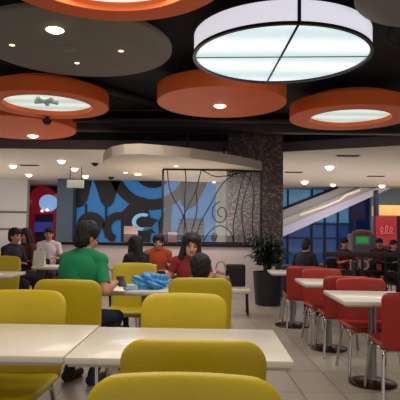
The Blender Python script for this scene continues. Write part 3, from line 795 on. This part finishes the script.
    if fringe: ball(hb, hp(0, -.045, .078), (.062*sh, .05*sh, .036*sh), RH)
    if long_hair:
        for q in (-1, 1):
            capsule(hb, hp(q*.072, -.005, .03), hp(q*.088, -.01, -.12), .03*sh, .035*sh); capsule(hb, hp(q*.088, -.01, -.12), hp(q*.085, -.01, -.24), .035*sh, .018*sh)
        capsule(hb, hp(0, .06, .0), hp(0, .085, -.22), .075*sh, .06*sh)
    hm = remeshed(hb, max(vox, .01), 9); hm.name = 'hair'; hm.materials.append(hair)
    for v in hm.vertices:
        c = v.co; k = math.sin(c.x*95+c.z*40)*math.sin(c.z*80-c.x*30)+.6*math.sin(c.x*170+c.y*140)
        v.co = c+v.normal*(.0035*k)
    for p in hm.polygons: p.use_smooth = True
    ho = bpy.data.objects.new('hair', hm); C.objects.link(ho); ho.parent = o
    for q in (-1, 1):
        b2 = nb(); ball(b2, hp(q*.031, -.079, .004), (.014*s, .008*s, .008*s), RH, 10, 8); finish('eye', b2, EYEM, o)
        b2 = nb(); tube(b2, [hp(q*.015, -.090, .024), hp(q*.033, -.086, .030), hp(q*.05, -.073, .022)], .0035*s, 6); finish('eyebrow', b2, hair, o)
    b2 = nb(); ball(b2, hp(0, -.084, -.055), (.021*s, .009*s, .007*s), RH, 10, 8); finish('mouth', b2, LIP, o)
    return o

def cloth(name, rgb, **k): return mat(name, rgb, .85, noise=.08, nscale=12, bump=.1, bscale=90, **k)
GREEN = cloth('green_cotton', (14, 128, 82))
REDS = cloth('red_print_cotton', (140, 34, 38)); ORS = cloth('orange_cotton', (172, 72, 30)); BLS = cloth('black_cotton', (18, 17, 22))
WHS = cloth('white_cotton', (212, 200, 206)); BRS = cloth('brown_red_cotton', (84, 40, 36)); NAV = cloth('navy_cotton', (24, 26, 44)); DRD = cloth('dark_red_cotton', (104, 24, 28)); MAR = cloth('maroon_cotton', (90, 26, 34))
def pX(px, Y): return at(px, 240, Y).x

# man in green, seen from behind, turned a little to the right
mx = pX(75.5, 4.30)
man = person('man in a green T-shirt seen from behind holding a phone', mx, 4.33, PI-.42, 1.04, GREEN, JEAN, HAIR, SKIN,
             hl=(-.22, -.25, .82), hr=(-.06, -.32, .80), lean=.11, headrot=(20, 0, -22), ank=-.10, vox=.009, sleeve=.78, fat=1.28, nl=.12, wide=1.08)
ph = empty('phone', (pX(122, 4.50), 4.52, .855), 'black phone held by the man in green', 'phone', None, .5); ph.rotation_euler.x = R(-50); ph.location.z = .835
finish('case', box(nb(), -.035, .035, -.005, .005, -.06, .06, .003), BLK, ph, True, 40)
finish('screen', box(nb(), -.031, .031, .005, .007, -.054, .054), mat('phone_screen', (60, 80, 100), .15), ph, False)
# woman in red with long hair facing the camera
wx = pX(191, 5.45)
person('woman with long dark hair and a red patterned top facing the camera', wx, 5.50, .05, .90, REDS, NAV, HAIRB, SKIN2,
       hl=(-.24, -.28, .79), hr=(.14, -.28, .79), lean=.06, headrot=(10, 4, 6), long_hair=True, vox=.010, sleeve=.5, hs=1.12, wide=1.15, nl=.12)
cx_ = pX(200, 4.50)
person('small child with short black hair seen from behind', cx_, 4.45, PI, .60, cloth('tan_cotton', (150, 118, 96)), NAV, HAIR, SKIN,
       hl=(-.13, -.16, .72), hr=(.13, -.16, .72), lean=.03, headrot=(4, 0, 10), vox=.011, seat=.46, hs=1.55, wide=1.15, nl=.12)
hb_ = empty('handbag', (pX(221, 5.02), 5.02, .74), 'tan soft handbag on the table to the right of the child', 'bag')
bm = box(nb(), -.115, .115, -.055, .055, 0, .16)
for v in bm.verts:
    if v.co.z > .1: v.co.x *= .62; v.co.y *= .4
bmesh.ops.bevel(bm, geom=bm.edges[:], offset=.035, segments=4, affect='EDGES')
for v in bm.verts: v.co.z -= .012*math.sin(v.co.x*26)*(v.co.z > .1)
finish('body', bm, mat('tan_leather', (168, 132, 106), .6, noise=.12, nscale=18), hb_)
bm = nb(); tube(bm, [(-.05, 0, .17), (-.03, 0, .25), (.03, 0, .25), (.05, 0, .17)], .008, 6, smooth_path=2); finish('handle', bm, mat('tan_leather', (168, 132, 106)), hb_)
person('person with long black hair in black sitting sideways beside the orange shirt', pX(139, 6.3), 6.38, PI+.9, .86, BLS, NAV, HAIR, SKIN, lean=.05,
       headrot=(8, 0, -10), long_hair=True, vox=.013, sleeve=2, wide=1.15, nl=.12)
person('person in an orange T-shirt with short black hair at the table by the low wall', pX(157, 7.4), 7.5, .25, .88, ORS, NAV, HAIR, SKIN2,
       hl=(-.12, -.3, .79), hr=(.16, -.26, .79), lean=.04, headrot=(8, 0, -12), vox=.012, sleeve=.6, nl=.12, wide=1.1)
person('person in a dark jacket at the left edge with face in profile', pX(8, 7.5), 7.62, 1.2, .93, NAV, NAV, HAIR, SKIN, lean=.04, headrot=(6, 0, 0), vox=.014, sleeve=2)
person('person in brownish red leaning at a table at left', pX(29, 8.3), 8.35, -.6, .93, BRS, NAV, HAIR, SKIN, lean=.06, headrot=(14, 0, 0), vox=.014, sleeve=2, long_hair=True)
person('man in a white shirt with a dark shoulder strap at left', pX(49, 9.3), 9.3, .15, .96, WHS, NAV, HAIR, SKIN, headrot=(6, 0, 6), vox=.014, sleeve=.7)
person('person in black with dark hair behind the farthest red chair', pX(303, 7.75), 7.85, PI-.7, .80, BLS, BLS, HAIR, SKIN, lean=.1, headrot=(14, 0, 0), vox=.013, sleeve=2)
person('dark silhouetted person beyond the metal screen beside the pale pillar', pX(214, 12), 12.0, PI-.4, .88, BLS, BLS, HAIR, SKIN, vox=.02, sleeve=2)
person('person in dark red behind the rail, left of the round badge', pX(345, 9.6), 9.7, .4, .80, DRD, BLS, HAIR, SKIN, vox=.016, sleeve=1, headrot=(10, 0, 0))
person('person in maroon behind the rail, below the red sign', pX(381, 10.3), 10.4, -.3, .80, MAR, BLS, HAIR, SKIN, vox=.016, sleeve=1, headrot=(10, 0, 0))
person('person in dark clothes behind the rail at the right edge', pX(396, 9.3), 9.45, .2, .78, BLS, BLS, HAIR, SKIN, vox=.016, sleeve=2)
DG = 'dark chairs under the seated people'
for i, (px, Y, rz, lb) in enumerate(((139, 6.38, PI+.9, 'dark chair under the person in black beside the orange shirt'), (157, 7.5, .25, 'dark chair under the person in orange'),
        (8, 7.62, 1.2, 'dark chair under the person in the dark jacket at left'), (29, 8.35, -.6, 'dark chair under the person in brownish red'), (49, 9.3, .15, 'dark chair under the man in white'),
        (303, 7.85, PI-.7, 'dark chair under the person in black behind the red chairs'), (345, 9.7, .4, 'dark chair under the person in dark red'), (381, 10.4, -.3, 'dark chair under the person in maroon'),
        (396, 9.45, .2, 'dark chair at the right edge under a person in dark clothes'), (191, 5.50, .05, 'dark chair under the woman in the red top'))):
    Yp = {139: 6.3, 157: 7.4, 8: 7.5, 29: 8.3, 49: 9.3, 303: 7.75, 345: 9.6, 381: 10.3, 396: 9.3, 191: 5.45}[px]
    place(dc, i > 0, pX(px, Yp), Y, rz, lb, DG)
place(dc, True, pX(214, 12), 12.0, PI-.4, 'dark chair under the silhouetted person beyond the screen', DG)

# ------------------------------------------------------------------ rail and stands at the back right
YR = 8.6
r0 = at(322, 252, YR).x; r1 = at(440, 252, YR).x; zt = at(360, 252, YR).z
rl = empty('service_rail', (r0, YR, 0), 'long dark rail crossing behind the red chairs at right', 'rail')
finish('top_rail', box(nb(), 0, r1-r0, -.03, .03, zt-.08, zt, .006), DBR, rl)
for k in range(4): x = .04+(r1-r0-.08)*k/3; finish('post', box(nb(), x-.02, x+.02, -.02, .02, 0, zt-.08), BLK, rl, False)
finish('kick_bar', box(nb(), .06, r1-r0-.06, -.012, .012, .12, .16), BLK, rl, False)

kx0 = at(350, 240, 12).x; kx1 = at(374, 240, 12).x
kio = empty('game_kiosk', ((kx0+kx1)/2, 12.0, 0), 'small pinkish kiosk with a bright green screen behind the rail', 'kiosk')
w = (kx1-kx0)/2; zk = at(360, 233, 12).z
finish('cabinet', box(nb(), -w, w, -.2, .25, 0, zk-.02, .02), mat('mauve_cabinet', (120, 104, 124), .6), kio)
a = at(356.5, 237, 11.8)-kio.location; b = at(368, 243, 11.8)-kio.location
finish('screen', box(nb(), a.x, b.x, -.215, -.20, b.z, a.z), mat('green_screen', (30, 170, 60), .4, em=(24, 170, 60), es=.45), kio, False)
finish('screen_frame', box(nb(), a.x-.05, b.x+.05, -.207, -.2, b.z-.05, a.z+.03), mat('pale_bezel', (150, 150, 160), .5), kio, False)
finish('crown', lathe(nb(), [(0, zk-.03), (w*.85, zk-.03), (w*.8, zk+.03), (w*.4, zk+.07), (0, zk+.08)], n=28), mat('tan_top', (140, 96, 80), .6), kio)

# low display shelf with boxes and a round badge
YD = 8.9
d0 = at(354, 260, YD).x; d1 = at(383, 260, YD).x
ds = empty('display_stand', ((d0+d1)/2, YD, 0), 'dark low display stand holding small boxes behind the rail', 'stand')
w = (d1-d0)/2
for z in (.45, .66): finish('shelf', box(nb(), -w, w, -.12, .12, z-.02, z), BLK, ds, False)
for q in (-1, 1): finish('side_panel', box(nb(), q*w-.012, q*w+.012, -.12, .12, 0, .80), BLK, ds, False)
finish('back_panel', box(nb(), -w, w, .12, .14, 0, .80), DBR, ds, False)
bcx = at(365, 269, YD-.16)
bd = empty('round_badge', (bcx.x, YD-.15, .66), 'round pale badge plate with a dark red centre on the display stand', 'badge')
bm = lathe(nb(), [(0, -.01), (.085, -.01), (.09, 0), (.085, .01), (0, .01)], n=32); bmesh.ops.rotate(bm, verts=bm.verts[:], matrix=Matrix.Rotation(PI/2, 3, 'X')); bmesh.ops.translate(bm, verts=bm.verts[:], vec=(0, .05, .09))
finish('plate', bm, mat('pale_plate', (190, 180, 190), .5), bd, True, 35)
bm = lathe(nb(), [(0, -.004), (.05, -.004), (.05, .004), (0, .004)], n=24); bmesh.ops.rotate(bm, verts=bm.verts[:], matrix=Matrix.Rotation(PI/2, 3, 'X')); bmesh.ops.translate(bm, verts=bm.verts[:], vec=(0, .038, .085))
finish('centre', bm, mat('badge_red', (130, 40, 50), .5), bd, True, 35)
for k, (dx, z, ww, hh, col, nm) in enumerate(((-.20, .66, .05, .13, (176, 140, 50), 'tall mustard yellow'), (.17, .66, .07, .10, (160, 52, 40), 'brick red'), (.21, .45, .05, .12, (180, 120, 60), 'orange brown'),
                                    (-.10, .45, .08, .12, (84, 92, 60), 'olive green'), (.05, .45, .08, .11, (120, 40, 44), 'wine red'))):
    o = finish('snack_box', box(nb(), -ww/2, ww/2, -.03, .03, 0, hh, .004), mat('snack_%s' % nm.replace(' ', '_'), col, .6), None, True, 40)
    o.location = ((d0+d1)/2+dx, YD-.02, z+.001); tag(o, nm+' small box on the dark display stand', 'box', 'boxes on the display stand')

# paper bag on the far left table
pb = empty('paper_bag', (pX(40, 7.5), 7.5, .74), 'white paper bag standing on the table among the people at left', 'bag')
bm = box(nb(), -.085, .085, -.05, .05, 0, .22)
for v in bm.verts:
    if v.co.z > .1: v.co.y *= .25; v.co.x *= .94
bmesh.ops.bevel(bm, geom=bm.edges[:], offset=.004, segments=2, affect='EDGES')
finish('body', bm, mat('white_paper', (206, 200, 190), .7, noise=.08, nscale=20), pb, True, 30)
for q in (-1, 1): bm = nb(); tube(bm, [(-.04, q*.01, .215), (-.035, q*.012, .27), (.035, q*.012, .27), (.04, q*.01, .215)], .004, 6, smooth_path=2); finish('handle', bm, mat('white_paper', (206, 200, 190)), pb)
